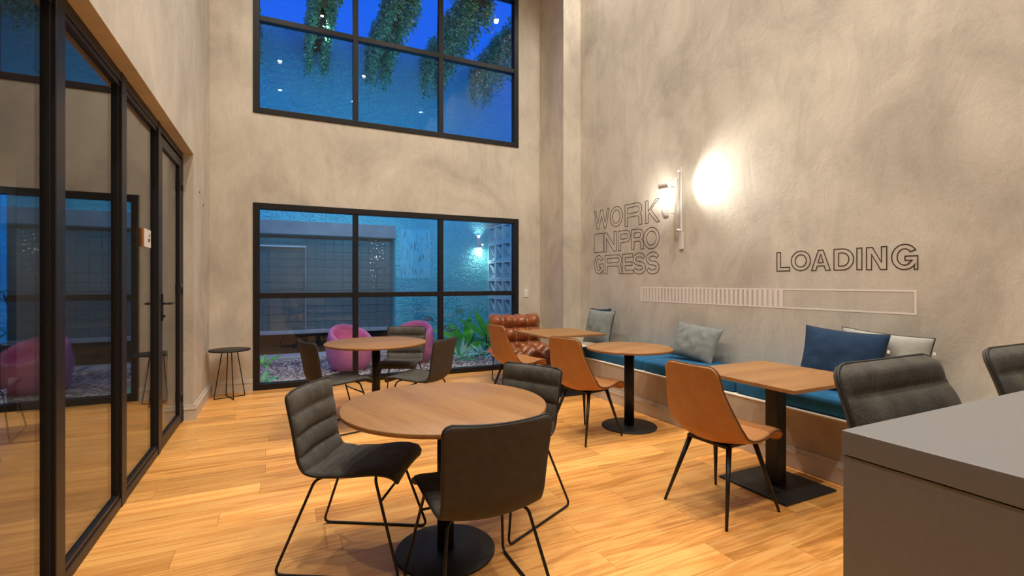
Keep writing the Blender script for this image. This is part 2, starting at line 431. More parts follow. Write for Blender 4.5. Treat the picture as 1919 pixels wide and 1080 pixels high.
# glazed partition on the left (fixed lights) and its door
GX = -.865
gp = empty('window_3', (0, 0, 0)); gp['kind'] = 'structure'
posts = [(-2.6, -2.5), (-.20, -.10), (.77, .87), (1.74, 1.84), (2.70, 2.80), (3.65, 3.75), (4.62, 4.70)]
for a, b in posts: MB().box(GX-.055, GX, a, b, .0, 2.635).build('mullion', M['frame'], gp, bevel=.004)
MB().box(GX-.05, GX-.004, -2.6, 4.7, 0, .06).build('frame_rail', M['frame'], gp, bevel=.004)
MB().box(GX-.05, GX-.004, -2.6, 5.68, 2.575, 2.635).build('frame_rail', M['frame'], gp, bevel=.004)
for (a, b), (c, d) in zip(posts[:-1], posts[1:]):
    MB().box(GX-.036, GX-.028, b, c, .06, 2.575).build('pane', M['glassp'], gp)
    if c > 0: MB().box(GX-.044, GX-.016, b, b+.022, .06, 2.575).build('glazing_bead', M['frame'], gp)
    if c > 0: MB().box(GX-.044, GX-.016, c-.022, c, .06, 2.575).build('glazing_bead', M['frame'], gp)
    if c > 0: MB().box(GX-.044, GX-.012, b, c, 2.545, 2.575).build('glazing_bead', M['frame'], gp)
    if c > 0: MB().box(GX-.044, GX-.012, b, c, .06, .085).build('glazing_bead', M['frame'], gp)
dr = empty('door_1', (GX, 4.7, 0)); dr['kind'] = 'structure'
MB().box(-.055, 0, .90, .98, 0, 2.575).build('door_jamb', M['frame'], dr, bevel=.004)
for a, b in ((.005, .075), (.825, .895)): MB().box(-.045, -.004, a, b, .01, 2.55).build('door_stile', M['frame'], dr, bevel=.004)
MB().box(-.045, -.004, .075, .825, .01, .10).build('door_rail', M['frame'], dr, bevel=.004)
MB().box(-.045, -.004, .075, .825, 2.47, 2.55).build('door_rail', M['frame'], dr, bevel=.004)
MB().box(-.030, -.022, .075, .825, .10, 2.47).build('pane', M['glassp'], dr)
hb = MB().box(-.004, .006, .02, .06, 1.05, 1.27); hb.tube([(0, .04, 1.19), (.045, .04, 1.19)], .009)
hb.tube(fillet([(.045, .04, 1.19), (.052, .05, 1.19), (.052, .165, 1.19)], .01), .010)
hb.tube([(.004, .04, 1.09), (.022, .04, 1.09)], .012)
hb.build('handle', M['black'], dr)
for z in (.25, 1.3, 2.3): MB().lathe([(.012, z-.05), (.012, z+.05)], 12, -.002, .898).build('hinge', M['black'], dr)
# small screw heads left in the wall beside the door
for yy, zz in ((6.05, 2.32), (6.32, 2.22)):
    o = MB().lathe([(0, 0), (.010, 0), (.009, .006), (0, .007)], 10).build('wall_screw', M['screw'], None, (XL, yy, zz), (0, R(90), 0))
    tag(o, 'small dark screw in the plaster right of the glass door, ' + ('left of two' if yy < 6.1 else 'right of two'), 'screw', 'wall screws')

# ------------------------------------------------------------------ meeting room behind the glass
H3 = (-4.2, -2.52, 0.0, 2.37)
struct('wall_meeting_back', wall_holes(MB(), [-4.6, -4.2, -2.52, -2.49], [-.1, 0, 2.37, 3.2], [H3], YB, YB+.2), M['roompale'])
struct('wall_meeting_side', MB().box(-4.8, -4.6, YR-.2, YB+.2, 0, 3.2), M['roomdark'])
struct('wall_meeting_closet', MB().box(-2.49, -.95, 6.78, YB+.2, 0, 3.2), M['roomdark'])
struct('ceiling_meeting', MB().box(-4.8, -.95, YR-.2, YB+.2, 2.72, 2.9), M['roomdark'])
struct('floor_meeting', MB().box(-4.6, -.93, YR, YB, -.1, -.001), M['floor'])
window('window_4', *H3, (-3.36,), (), YB)

# ------------------------------------------------------------------ bench
bx = 3.41
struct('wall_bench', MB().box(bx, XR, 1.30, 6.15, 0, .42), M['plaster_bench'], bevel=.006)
struct('trim_2', MB().box(bx-.006, XR, 1.295, 6.15, .42, .432), M['edge'], bevel=.003)
skirting('baseboard_bench', [('x', bx, 1.30, 6.15, -1)])

def soft_box(x0, x1, y0, y1, z0, z1, n=22, crown=.012, r=.03):
    """upholstered slab: rounded rim, crowned top"""
    mb = MB(); W = x1-x0; L = y1-y0; cx = (x0+x1)/2; cy = (y0+y1)/2; H = z1-z0
    ring = []; vs = []; fs = []
    prof = [(0, r*.6), (-.0, 0)]
    levels = []
    for k in range(7):
        a = R(90) * k / 6
        levels.append((r*(1-math.sin(R(90)-a)) , H - r + r*math.sin(R(90)-(R(90)-a))))
    levels = [(r*(1-math.cos(R(90)*k/6)), H-r+r*math.sin(R(90)*k/6)) for k in range(7)]
    levels = [(r*.5, 0), (0, r*.5), (0, H*.5)] + levels
    m = n*4
    def rim(inset, z):
        out = []; a = W/2-inset; b = L/2-inset; rc = .035
        for i in range(m):
            t = i/m*4; s = int(t); f = t-s
            c = [(-a,-b),(a,-b),(a,b),(-a,b)]; p = c[s]; q = c[(s+1) % 4]
            X = p[0]+(q[0]-p[0])*f; Y = p[1]+(q[1]-p[1])*f
            # round the plan corners
            X2 = max(-a+rc, min(a-rc, X)); Y2 = max(-b+rc, min(b-rc, Y)); dx = X-X2; dy = Y-Y2; d = math.hypot(dx, dy)
            if dx and dy and d > rc: X = X2+dx/d*rc; Y = Y2+dy/d*rc
            out.append((cx+X, cy+Y, z0+z))
        return out
    for ins, z in levels: vs += rim(ins, z)
    for j in range(len(levels)-1):
        for i in range(m): fs.append((j*m+i, j*m+(i+1) % m, (j+1)*m+(i+1) % m, (j+1)*m+i))
    base = len(vs)-m
    last = rim(levels[-1][0], levels[-1][1])
    for sc_ in (.8, .5, .2):
        for p in last: vs.append((cx+(p[0]-cx)*sc_, cy+(p[1]-cy)*sc_, p[2]+crown*(1-sc_**2)+random.uniform(-.001, .001)))
    for j in range(3):
        for i in range(m): fs.append((base+j*m+i, base+j*m+(i+1) % m, base+(j+1)*m+(i+1) % m, base+(j+1)*m+i))
    fs.append(tuple(len(vs)-m+i for i in range(m))); fs.append(tuple(range(m))[::-1])
    return mb.add(vs, fs, True)
segs = [(4.015, 5.17, 'far end section of the petrol-blue bench cushion beneath the big grey pillow'),
        (2.86, 4.005, 'middle section of the petrol-blue bench cushion carrying the slanted grey pillow'),
        (1.60, 2.85, 'near section of the petrol-blue bench cushion behind the nearest square table')]
for a, b, lab in segs:
    o = soft_box(3.44, 4.08, a, b, .432, .545).build('bench_cushion', M['blue'])
    tag(o, lab, 'cushion', 'petrol-blue bench cushions')

# ------------------------------------------------------------------ tables
def round_table(name, x, y, rad, rb, rc, label, rot=0):
    t = empty(name, (x, y, 0), rot); tag(t, label, 'table')
    MB().lathe([(0, .728), (rad-.006, .728), (rad, .732), (rad, .747), (rad-.004, .75), (0, .75)], 96).build('tabletop', M['table'], t)
    MB().lathe([(0, .7155), (rad*.55, .7155), (rad*.55, .7278), (0, .7278)], 48).build('mounting_plate', M['base'], t)
    MB().lathe([(rc, .016), (rc, .7155)], 32).build('column', M['black'], t)
    MB().lathe([(0, 0), (rb, 0), (rb, .010), (rb-.005, .014), (rc+.03, .018), (0, .018)], 72).build('base', M['base'], t)
    return t
round_table('round_table', .754, 2.354, .51, .25, .042, 'large round oak table in the foreground with a round black base', R(105))
round_table('round_table', .885, 5.085, .505, .25, .042, 'round oak table farther back, in front of the pink armchairs outside', R(5))
round_table('round_table', 2.975, 3.64, .40, .255, .046, 'small round oak table beside the bench, between the two square tables', R(20))
def square_table(x, y, s, label, b=.5):
    t = empty('square_table', (x, y, 0)); tag(t, label, 'table')
    MB().box(-s/2, s/2, -s/2, s/2, .726, .75).build('tabletop', M['table'], t, bevel=.003)
    MB().box(-s*.3, s*.3, -s*.3, s*.3, .716, .7258).build('mounting_plate', M['base'], t)
    MB().box(-.045, .045, -.045, .045, .014, .716).build('column', M['black'], t, bevel=.004)
    MB().box(-b/2, b/2, -b/2, b/2, 0, .014).build('base', M['base'], t, bevel=.004)
square_table(3.01, 2.165, .80, 'square oak table nearest the grey counter, on a square black base')
square_table(3.10, 5.13, .82, 'square oak table at the far end of the bench by the tufted leather chair', .46)

# ------------------------------------------------------------------ shell chairs
def shell_parts(prof, hw, wrap, corner, th_c, th_s, rib_fn, nu=18, ns=8):
    P = spline([(0, a, b) for a, b in prof], ns)
    S_ = [0]
    for i in range(1, len(P)): S_.append(S_[-1] + (P[i]-P[i-1]).length)
    L = S_[-1]
    # resample densely with extra rows at both ends
    def at(s):
        s = max(0, min(L, s))
        for i in range(1, len(P)):
            if S_[i] >= s:
                t = (s-S_[i-1])/max(1e-9, S_[i]-S_[i-1]); return P[i-1].lerp(P[i], t)
        return P[-1]
    ss = [0, .006, .016, .03, .045] + [(.045 + (L-.09)*k/76) for k in range(1, 76)] + [L-.045, L-.03, L-.016, L-.006, L]
    rows = []
    for s in ss:
        p = at(s); t = (at(s+.01) - at(s-.01)).normalized(); nrm = Vector((0, t.z, -t.y))   # faces the sitter
        w = hw(s/L); d = min(s, L-s); r = corner
        if d < r: w = w - r + math.sqrt(max(0, r*r-(r-d)**2))
        rows.append((s, p, t, nrm, w, min(1, d/.02)))
    def grid(off):
        out = []
        for s, p, t, nrm, w, e in rows:
            line = []
            for i in range(nu+1):
                u = -1 + 2*i/nu; u = math.copysign(1-(1-abs(u))**1.35, u)
                q = p + Vector((u*w, 0, 0)) + nrm*(wrap(s/L)*u*u + off(s, u, e, L))
                line.append(q)
            out.append(line)
        return out
    def closed(g1, g0):
        mb = MB(); n = nu+1; m = len(rows)
        vs = [q for l in g1 for q in l] + [q for l in g0 for q in l]; K = n*m; fs = []
        for j in range(m-1):
            for i in range(nu):
                a = j*n+i; fs.append((a, a+1, a+n+1, a+n)); fs.append((K+a, K+a+n, K+a+n+1, K+a+1))
        for j in range(m-1):
            a = j*n; fs.append((a, a+n, K+a+n, K+a)); a = j*n+nu; fs.append((a, K+a, K+a+n, a+n))
        for i in range(nu):
            fs.append((i, K+i, K+i+1, i+1)); a = (m-1)*n+i; fs.append((a, a+1, K+a+1, K+a))
        return mb.add(vs, fs, True)
    g_mid = grid(lambda s, u, e, L_: 0)
    g_top = grid(lambda s, u, e, L_: th_c * (max(0, 1-abs(u)**8))**.5 * math.sqrt(e) * rib_fn(s/L_) + .002)
    g_bot = grid(lambda s, u, e, L_: -th_s)
    cush = closed(g_top, g_mid); sh = closed(g_mid, g_bot)
    loop = [l[0] for l in g_mid] + g_mid[-1][1:] + [l[-1] for l in g_mid[::-1]][1:] + g_mid[0][::-1][1:-1]
    # drop near-duplicates
    lp = [loop[0]]
    for q in loop[1:]:
        if (q-lp[-1]).length > .004: lp.append(q)
    pipe = MB().tube(lp, .0055, 6, closed=True)
    return cush, sh, pipe

def dark_chair():
    prof = [(.262, .424), (.252, .450), (.18, .462), (.08, .452), (-.03, .436), (-.12, .430), (-.185, .447), (-.222, .50), (-.238, .57), (-.252, .66), (-.268, .75), (-.283, .83)]
    def ribs(v):
        if v < .40: return .75 + .12*math.sin(v*40) * (1 if v > .25 else 0)
        x = (v-.40)/.60*5.0; return .0 + 1.0*abs(math.sin(math.pi*x))**.36
    c, s, p = shell_parts(prof, lambda v: .222 - .012*math.sin(v*math.pi) + .006*v, lambda v: .012 + .022*math.sin(min(1, max(0, (v-.25)/.6))*math.pi*.6), .035, .026, .010, ribs)
    r = empty('shell_chair')
    c.build('cushion', M['dark_fabric'], r); s.build('shell', M['dark_shell'], r); p.build('piping', M['piping'], r)
    for sx in (-1, 1):
        path = fillet([(sx*.135, -.10, .424), (sx*.175, -.135, .418), (sx*.250, -.295, .007), (sx*.250, .300, .007), (sx*.185, .165, .432), (sx*.13, .15, .437)], .04)
        MB().tube(path, .007, 8).build('sled_leg', M['black'], r)
    for a, yy, zz, rr_ in ((.135, -.10, .424, .007), (.13, .15, .437, .007), (.200, .195, .34, .006)):
        MB().tube([(-a, yy, zz), (a, yy, zz)], rr_).build('cross_bar', M['black'], r)
    return r
DG = 'charcoal ribbed chairs around the round tables'
dc = dark_chair()
dark_specs = [
    (.35, 2.56, -30, 'charcoal ribbed shell chair left of the foreground table, ribbed front towards us'),
    (.76, 1.93, 89, 'charcoal shell chair nearest the camera, seen from its plain back'),
    (1.215, 2.60, 206, 'charcoal ribbed chair behind the right edge of the foreground table'),
    (.45, 4.76, 16, 'dark shell chair at the left side of the farther round table'),
    (1.225, 4.55, 135, 'dark shell chair right of the farther round table, back turned to us'),
    (1.25, 5.53, 244, 'charcoal ribbed chair behind the farther round table, against the window'),
    (-2.36, 5.75, 100, 'dark chair in the meeting room behind the leftmost glass pane'),
]
for i, (x, y, a, lab) in enumerate(dark_specs):
    o = dc if i == 0 else copy_tree(dc)
    o.location = (x, y, 0); o.rotation_euler = (0, 0, R(a-90)); tag(o, lab, 'chair', DG)

def tan_chair():
    prof = [(.262, .415), (.262, .445), (.235, .468), (.17, .472), (.08, .455), (-.02, .436), (-.10, .432), (-.165, .455), (-.205, .51), (-.222, .58), (-.236, .67), (-.252, .77), (-.275, .885)]
    def hw(v): return .222 + .042*math.sin(min(1, max(0, (v-.1)/.75))*math.pi) - .035*max(0, (v-.6)/.4)
    def wrap(v): return .012 + .058*math.exp(-((v-.55)/.2)**2)
    c, s, p = shell_parts(prof, hw, wrap, .055, .022, .014, lambda v: .8)
    r = empty('leather_chair')
    c.build('cushion', M['tan'], r); s.build('shell', M['tan'], r); p.build('piping', M['tan_pipe'], r)
    MB().box(-.14, .14, -.13, .15, .405, .422).build('seat_plate', M['black'], r)
    for sx in (-1, 1):
        for sy, y0, y1 in ((1, .125, .235), (-1, -.10, -.235)):
            MB().tube([(sx*.135, y0, .418), (sx*.222, y1, 0)], [.016, .008], 12).build('leg', M['black'], r)
    return r
tcq = tan_chair()
for i, (x, y, a, lab) in enumerate([
    (2.42, 2.105, 3, 'cognac leather chair at the nearest square table, seen from behind'),
    (2.45, 3.60, 13, 'cognac leather chair pulled up to the small round table'),
    (2.44, 4.98, 6, 'cognac leather chair farthest away, in front of the tufted armchair')]):
    o = tcq if i == 0 else copy_tree(tcq)
    o.location = (x, y, 0); o.rotation_euler = (0, 0, R(a-90)); tag(o, lab, 'chair', 'cognac leather chairs along the bench tables')

def bar_stool():
    prof = [(.20, .745), (.19, .772), (.12, .778), (.02, .765), (-.08, .752), (-.145, .765), (-.178, .82), (-.20, .90), (-.225, 1.0), (-.265, 1.118)]
    def ribs(v):
        if v < .45: return .8
        x = (v-.46)/.54*2.6; return .10 + .90*abs(math.sin(math.pi*x))**.42 if v < .97 else .6
    c, s, p = shell_parts(prof, lambda v: .24 + .045*math.sin(min(1, max(0, (v-.2)/.95))*math.pi), lambda v: .012+.02*math.sin(v*math.pi), .05, .036, .014, ribs)
    r = empty('bar_stool')
    c.build('cushion', M['dark_fabric'], r); s.build('shell', M['dark_fabric'], r); p.build('piping', M['piping'], r)
    MB().box(-.13, .13, -.10, .12, .722, .742).build('seat_plate', M['black'], r)
    for sx in (-1, 1):
        for y0, y1 in ((.10, .20), (-.08, -.20)):
            MB().tube([(sx*.115, y0, .735), (sx*.20, y1, 0)], .009, 8).build('leg', M['black'], r)
    k = .27; ry = lambda a, b: a + (b-a)*(1-k/.735)
    xx = .115 + .085*(1-k/.735); yf = ry(.10, .20); yb = ry(-.08, -.20)
    MB().tube([(-xx, yf, k), (xx, yf, k), (xx, yb, k), (-xx, yb, k)], .007, 8, closed=True).build('foot_ring', M['black'], r)
    return r
bs = bar_stool()
for i, (x, y, lab) in enumerate([(1.70, .60, 'charcoal ribbed bar stool behind the counter, in front of the navy pillow'),
                                 (2.53, .575, 'charcoal bar stool cut off by the right edge of the picture')]):
    o = bs if i == 0 else copy_tree(bs)
    o.location = (x, y, 0); o.rotation_euler = (0, 0, R(180)); tag(o, lab, 'bar stool', 'bar stools at the counter')

# ------------------------------------------------------------------ counter
ct = empty('counter', (1.064, .616, 0)); tag(ct, 'grey laminate counter with a square edge in the right foreground', 'counter')
MB().box(0, 2.9, -.72, 0, 1.0, 1.05).build('worktop', M['counter'], ct, bevel=.0015)
MB().box(.002, .05, -.718, -.002, 0, .9975).build('end_panel', M['counter'], ct, bevel=.0015)
MB().box(.05, 2.9, -.718, -.66, 0, .9975).build('back_panel', M['counter'], ct, bevel=.0015)

# ------------------------------------------------------------------ pillows
def pillow(w, h, t, mat, pipemat, loc, rot, label, seed, tagl=False):
    rnd = random.Random(seed); n = 26
    r = empty('pillow', loc); r.rotation_euler = rot; tag(r, label, 'pillow', 'loose pillows on the bench')
    def pt(u, v, side):
        pin = 1 - .055*(1-u*u)*0 
        x = w/2*u*(1-.07*(1-v*v)*1.0); z = h/2*v*(1-.07*(1-u*u))
        k = max(0, (1-abs(u)**2.6))*max(0, (1-abs(v)**2.6))
        y = side*t/2*k**.5
        y += side*.006*math.sin(9*u+seed)*math.sin(7*v+seed*2)*k
        # corner wrinkles
        y += side*.004*math.sin(26*(u*v)+seed)*k
        return (x, y, z + h/2)
    mb = MB(); vs = []; fs = []
    for side in (-1, 1):
        k0 = len(vs)
        for j in range(n+1):
            for i in range(n+1):
                u = math.sin((-1+2*i/n)*math.pi/2); v = math.sin((-1+2*j/n)*math.pi/2)
                vs.append(pt(u, v, side))
        for j in range(n):
            for i in range(n):
                a = k0+j*(n+1)+i; q = (a, a+1, a+n+2, a+n+1)
                fs.append(q if side < 0 else q[::-1])
    mb.add(vs, fs, True).build('pillow_cover', mat, r)
    L = []
    m = 20
    for (u0, v0, u1, v1) in ((-1,-1,1,-1),(1,-1,1,1),(1,1,-1,1),(-1,1,-1,-1)):
        for i in range(m): L.append(pt(u0+(u1-u0)*i/m, v0+(v1-v0)*i/m, 0))
    MB().tube(L, .0045, 6, closed=True).build('piping', pipemat, r)
    if tagl: MB().box(w/2-.004, w/2+.012, -.001, .001, h*.72, h*.77).build('fabric_tag', M['white'], r)
    return r
# local +y = pillow's back side towards the wall (+X): rotate -90 about z; tilt leans the top to the wall
def pil(w, h, t, mat, pm, x, y, z, lean, yaw, label, seed, roll=0, tagl=False):
    return pillow(w, h, t, mat, pm, (x, y, z), (R(-lean), R(roll), R(-90+yaw)), label, seed, tagl)
pil(.46, .46, .13, M['navy'], M['piping'], 3.89, 5.43, .552, 9, 0, 'dark navy pillow almost hidden behind the big grey pillow at the far end', 1, -2)
pil(.48, .46, .16, M['greyf'], M['piping'], 3.74, 5.26, .552, 14, 8, 'large grey square pillow at the far end of the bench, a navy one behind', 2, 2)
pil(.55, .38, .15, M['greyf'], M['greyf'], 3.80, 3.72, .572, 26, 6, 'slate grey pillow lying tilted in the middle of the bench', 3, 5)
pil(.56, .47, .17, M['navy'], M['piping'], 3.72, 2.20, .55, 15, 8, 'navy blue pillow behind the nearest square table', 4, 3, True)
pil(.60, .40, .14, M['greyl'], M['piping'], 3.94, 2.02, .60, 6, 0, 'pale grey pillow with dark piping, half behind the navy pillow', 5, 3, True)

# ------------------------------------------------------------------ wall lettering (outlined vinyl letters)
XW = XR - .0012
def off_ring(poly, w, closed=True):
    n = len(poly); A = []; B = []
    for i in range(n):
        p = Vector(poly[i]); a = Vector(poly[i-1]) if (closed or i) else None; b = Vector(poly[(i+1) % n]) if (closed or i < n-1) else None
        if a is None: d1 = d2 = (b-p).normalized()
        elif b is None: d1 = d2 = (p-a).normalized()
        else: d1 = (p-a).normalized(); d2 = (b-p).normalized()
        n1 = Vector((-d1.y, d1.x)); n2 = Vector((-d2.y, d2.x)); m_ = n1+n2
        if m_.length < 1e-5: m_ = n1
        m_.normalize(); k = w/2/max(.35, m_.dot(n1))
        A.append(p+m_*k); B.append(p-m_*k)
    return A, B
def ribbon(mb, poly, w, closed=True, t=.0012):
    q = [poly[0]]
    for p in poly[1:]:
        if (Vector(p)-Vector(q[-1])).length > 1e-5: q.append(p)
    if closed and (Vector(q[0])-Vector(q[-1])).length < 1e-5: q.pop()
    A, B = off_ring(q, w, closed); n = len(q); vs = []
    for x in (XW, XW - t):
        vs += [(x, -p.x, p.y) for p in A] + [(x, -p.x, p.y) for p in B]
    fs = []
    for i in range(n if closed else n-1):
        j = (i+1) % n
        fs += [(2*n+i, 2*n+j, 3*n+j, 3*n+i), (i, j, 2*n+j, 2*n+i), (n+i, 3*n+i, 3*n+j, n+j), (i, n+i, n+j, j)]
    mb.add(vs, fs)
def arc(cx, cy, rx, ry, a0, a1, n=18):
    return [(cx+rx*math.cos(R(a0+(a1-a0)*i/n)), cy+ry*math.sin(R(a0+(a1-a0)*i/n))) for i in range(n+1)]
def stroke(path, w):          # outline of a constant-width stroke, butt ends
    A, B = off_ring(path, w, False); return [tuple(p) for p in A] + [tuple(p) for p in B[::-1]]
def glyph(ch, w, h, s):
    """closed outlines of a bold grotesque capital in a w x h box, stem width s"""
    b = s*.9
    if ch == 'I': return [[(0,0),(s,0),(s,h),(0,h)]]
    if ch == '#': return [[(0,0),(w,0),(w,h),(0,h)]]
    if ch == 'L': return [[(0,0),(w,0),(w,b),(s,b),(s,h),(0,h)]]
    if ch == 'E': return [[(0,0),(w,0),(w,b),(s,b),(s,h/2-b/2),(w*.93,h/2-b/2),(w*.93,h/2+b/2),(s,h/2+b/2),(s,h-b),(w*.98,h-b),(w*.98,h),(0,h)]]
    if ch == 'N': return [[(0,0),(s,0),(s,h*.68),(w-s*1.15,0),(w,0),(w,h),(w-s,h),(w-s,h*.32),(s*1.15,h),(0,h)]]
    if ch == 'W':
        k = s*.95; return [[(w*.2,0),(w*.2+k,0),(w*.5,h*.66),(w*.8-k,0),(w*.8,0),(w,h),(w-k,h),(w*.74,h*.3),(w*.5+k*.5,h),(w*.5-k*.5,h),(w*.26,h*.3),(k,h),(0,h)]]
    if ch == 'K': return [[(0,0),(s,0),(s,h*.33),(s*1.5,h*.45),(w-s*1.2,0),(w,0),(s*2.05,h*.60),(w*.97,h),(w*.97-s*1.2,h),(s,h*.52),(s,h),(0,h)]]
    if ch == 'A':
        a0, a1 = h*.22, h*.22+b*.85; m_ = w/2; f = lambda y, o: m_-(m_-o)*(1-y/h)
        tx = s*.55; ix = lambda y: (s*1.05)+(m_-s*1.05)*(y/(h*.84))
        out = [(0,0),(s*1.05,0),(ix(a0),a0),(w-ix(a0),a0),(w-s*1.05,0),(w,0),(m_+tx,h),(m_-tx,h)]
        return [out, [(ix(a1),a1),(m_,h*.80),(w-ix(a1),a1)]]
    if ch == 'O':
        return [arc(w/2,h/2,w/2,h/2,0,360,40)[:-1], arc(w/2,h/2,w/2-s,h/2-b,0,360,36)[:-1]]
    if ch == 'D':
        rx = min(w*.6, h*.5)
        return [[(0,0)]+arc(w-rx,h/2,rx,h/2,-90,90,22)+[(0,h)], [(s,b)]+arc(w-rx,h/2,rx-s,h/2-b,-90,90,20)+[(s,h-b)]]
    if ch in 'PR':
        q = h*.40 if ch == 'R' else h*.40; ry = (h-q)/2; rx = min(w*.45, ry*1.05)
        if ch == 'P':
            out = [(0,0),(s,0),(s,q)]+arc(w-rx,q+ry,rx,ry,-90,90,16)+[(0,h)]
        else:
            lx = w-s*1.05
            out = [(0,0),(s,0),(s,q)]+[(lx-rx*.45,q)]+arc(lx-rx*.45,q-h*.09,rx*.45,h*.09,90,0,5)+[(lx,h*.10),(lx+s*.12,0),(w+s*.12,0),(w,h*.08),(w-s*.02,h*.30)]+arc(w-rx*.55,q-h*.09+.02*h,rx*.53,h*.12,0,70,4)+arc(w-rx,q+ry,rx,ry*.95,-55,90,14)+[(0,h)]
        hole = [(s,q+b)]+arc(w-rx,q+ry,max(.006,rx-s),ry-b,-90,90,14)+[(s,h-b)]
        return [out, hole]
    if ch == 'S':
        rx, ry = w/2-s/2, h/4-b/4
        top = arc(w/2, h-b/2-ry, rx, ry, 18, 250, 16); bot = arc(w/2, b/2+ry, rx, ry, 70, -162, 16)
        return [stroke(top+bot, s*.95)]
    if ch == 'G':
        p = arc(w/2, h/2, w/2-s/2, h/2-b/2, 40, 318, 30)
        x = w-s/2
        return [stroke(p+[(x, h*.22),(x, h*.46),(w*.55, h*.46)], s*.9)] if False else [
            arc(w/2,h/2,w/2,h/2,32,325,28)+[(w-s*.62,h*.10),(w-s*.55,0),(w,0),(w,h*.53),(w*.52,h*.53),(w*.52,h*.53-b*.95),(w-s*.98,h*.53-b*.95)]+arc(w/2,h/2,w/2-s,h/2-b,318,38,26)]
    return []
def lettering(name, words, label):
    r = empty(name, (0, 0, 0)); tag(r, label, 'lettering')
    for ch, y0, y1, z0, z1, s in words:
        w = y0-y1; mb = MB()
        for poly in glyph(ch, w, z1-z0, s): ribbon(mb, [(px-y0, pz+z0) for px, pz in poly], .0075)
        mb.build('letter', M['ink'], r)
    return r
s1 = .052
lettering('wall_lettering', [
    ('W', 5.79, 5.44, 2.128, 2.392, .044), ('O', 5.42, 5.15, 2.122, 2.392, s1), ('R', 5.10, 4.77, 2.10, 2.385, s1), ('K', 4.70, 4.455, 2.095, 2.375, .045),
    ('#', 5.79, 5.575, 1.795, 2.06, s1), ('N', 5.555, 5.28, 1.79, 2.058, s1), ('P', 5.24, 4.99, 1.79, 2.052, s1), ('R', 4.97, 4.74, 1.785, 2.045, s1), ('O', 4.735, 4.46, 1.775, 2.04, s1),
    ('G', 5.79, 5.57, 1.487, 1.748, s1), ('R', 5.535, 5.17, 1.483, 1.742, s1), ('E', 5.15, 4.94, 1.478, 1.738, s1), ('S', 4.94, 4.70, 1.472, 1.738, s1), ('S', 4.69, 4.46, 1.468, 1.735, s1)],
    'outlined dark capitals reading WORK INPROGRESS in three stacked lines on the wall')
s2 = .036
lettering('wall_lettering', [('L', 2.937, 2.814, 1.466, 1.635, s2), ('O', 2.799, 2.626, 1.466, 1.637, s2), ('A', 2.617, 2.461, 1.464, 1.634, s2),
    ('D', 2.431, 2.280, 1.463, 1.634, s2), ('I', 2.256, 2.221, 1.462, 1.632, s2), ('N', 2.187, 2.048, 1.46, 1.632, s2), ('G', 2.016, 1.853, 1.456, 1.640, s2)],
    'outlined dark capitals reading LOADING above the right part of the pale progress bar')
pb = empty('progress_bar', (0, 0, 0)); tag(pb, 'long pale progress bar decal, left half filled with ticks, on the wall', 'decal')
fr = MB(); ribbon(fr, [(-4.79, 1.135), (-1.866, 1.135), (-1.866, 1.300), (-4.79, 1.300)], .014); fr.build('outline', M['vinyl'], pb)
NT = 36
for k in range(NT):
    a = 4.775 - (4.775-2.86)*k/NT; wd = (4.775-2.86)/NT*(.42 + .25*k/NT)
    MB().box(XW-.0012, XW, a-wd, a, 1.142, 1.293).build('tick', M['vinyl'], pb)

# ------------------------------------------------------------------ wall lamp with two heads
wlamp = empty('wall_lamp', (XR, 4.10, 2.2)); tag(wlamp, 'white wall lamp: vertical rod with two swivelling spot heads', 'lamp')
MB().box(-.022, 0, -.03, .03, -.46, -.28).build('junction_box', M['white'], wlamp, bevel=.003)
MB().box(-.012, 0, -.011, .011, -.28, .47).build('back_rail', M['white'], wlamp, bevel=.002)
MB().tube([(-.095, 0, -.37), (-.095, 0, .33)], .014, 16).build('rod', M['white'], wlamp)
for z in (-.25, .41):
    MB().tube([(0, 0, z), (-.05, 0, z)], .008, 10).tube([(-.035, 0, z), (-.062, 0, z)], .020, 16).build('knob', M['white'], wlamp)
MB().tube(fillet([(-.05, 0, .41), (-.05, 0, .33), (-.095, 0, .33)], .02), .007, 10).build('bracket', M['white'], wlamp)
MB().tube([(-.05, 0, -.25), (-.095, 0, -.25)], .008, 10).build('bracket', M['white'], wlamp)
def head(pos, aim, target):
    p = Vector(pos); d = Vector(aim).normalized()
    MB().tube([(-.095, 0, p.z), tuple(p)], .006, 10).build('swivel_arm', M['white'], wlamp)
    h = MB().tube([p - d*.06, p + d*.045, p + d*.05, p + d*.052], [.031, .033, .033, .030], 24).build('spot_head', M['white'], wlamp)
    MB().tube([p + d*.052, p + d*.055], [.027, .027], 20).build('lens', M['lamp_w'], h)
head((-.28, -.02, .235), (.42, -.90, .05), None)
head((-.20, .055, -.06), (.30, .62, .75), None)
spot('wall_lamp_beam', (XR-.28+.025, 4.10-.02-.058, 2.435+.004), (XR, 3.22, 2.45), 54, 118, 1.0, (1, .95, .86), .02)
spot('wall_lamp_beam', (XR-.20+.02, 4.10+.055+.036, 2.14+.044), (XR, 4.68, 2.80), 30, 115, 1.0, (1, .95, .86), .02)

# ------------------------------------------------------------------ side table
st = empty('side_table', (-.545, 6.585, 0)); tag(st, 'small round black side table with wire legs in the left corner', 'side table')
MB().lathe([(0, .556), (.215, .556), (.22, .56), (.22, .57), (.216, .573), (0, .573)], 56).build('tabletop', M['black'], st)
for sx, sy in ((-1, -.33), (.33, -1), (1, .33), (-.33, 1)):
    MB().tube([(sx*.075, sy*.075, .557), (sx*.155, sy*.155, .006)], .0055, 8).build('leg', M['black'], st)
MB().tube([(-.155, -.051, .006), (.155, .051, .006)], .0055).tube([(.051, -.155, .006), (-.051, .155, .006)], .0055).build('cross_base', M['black'], st)

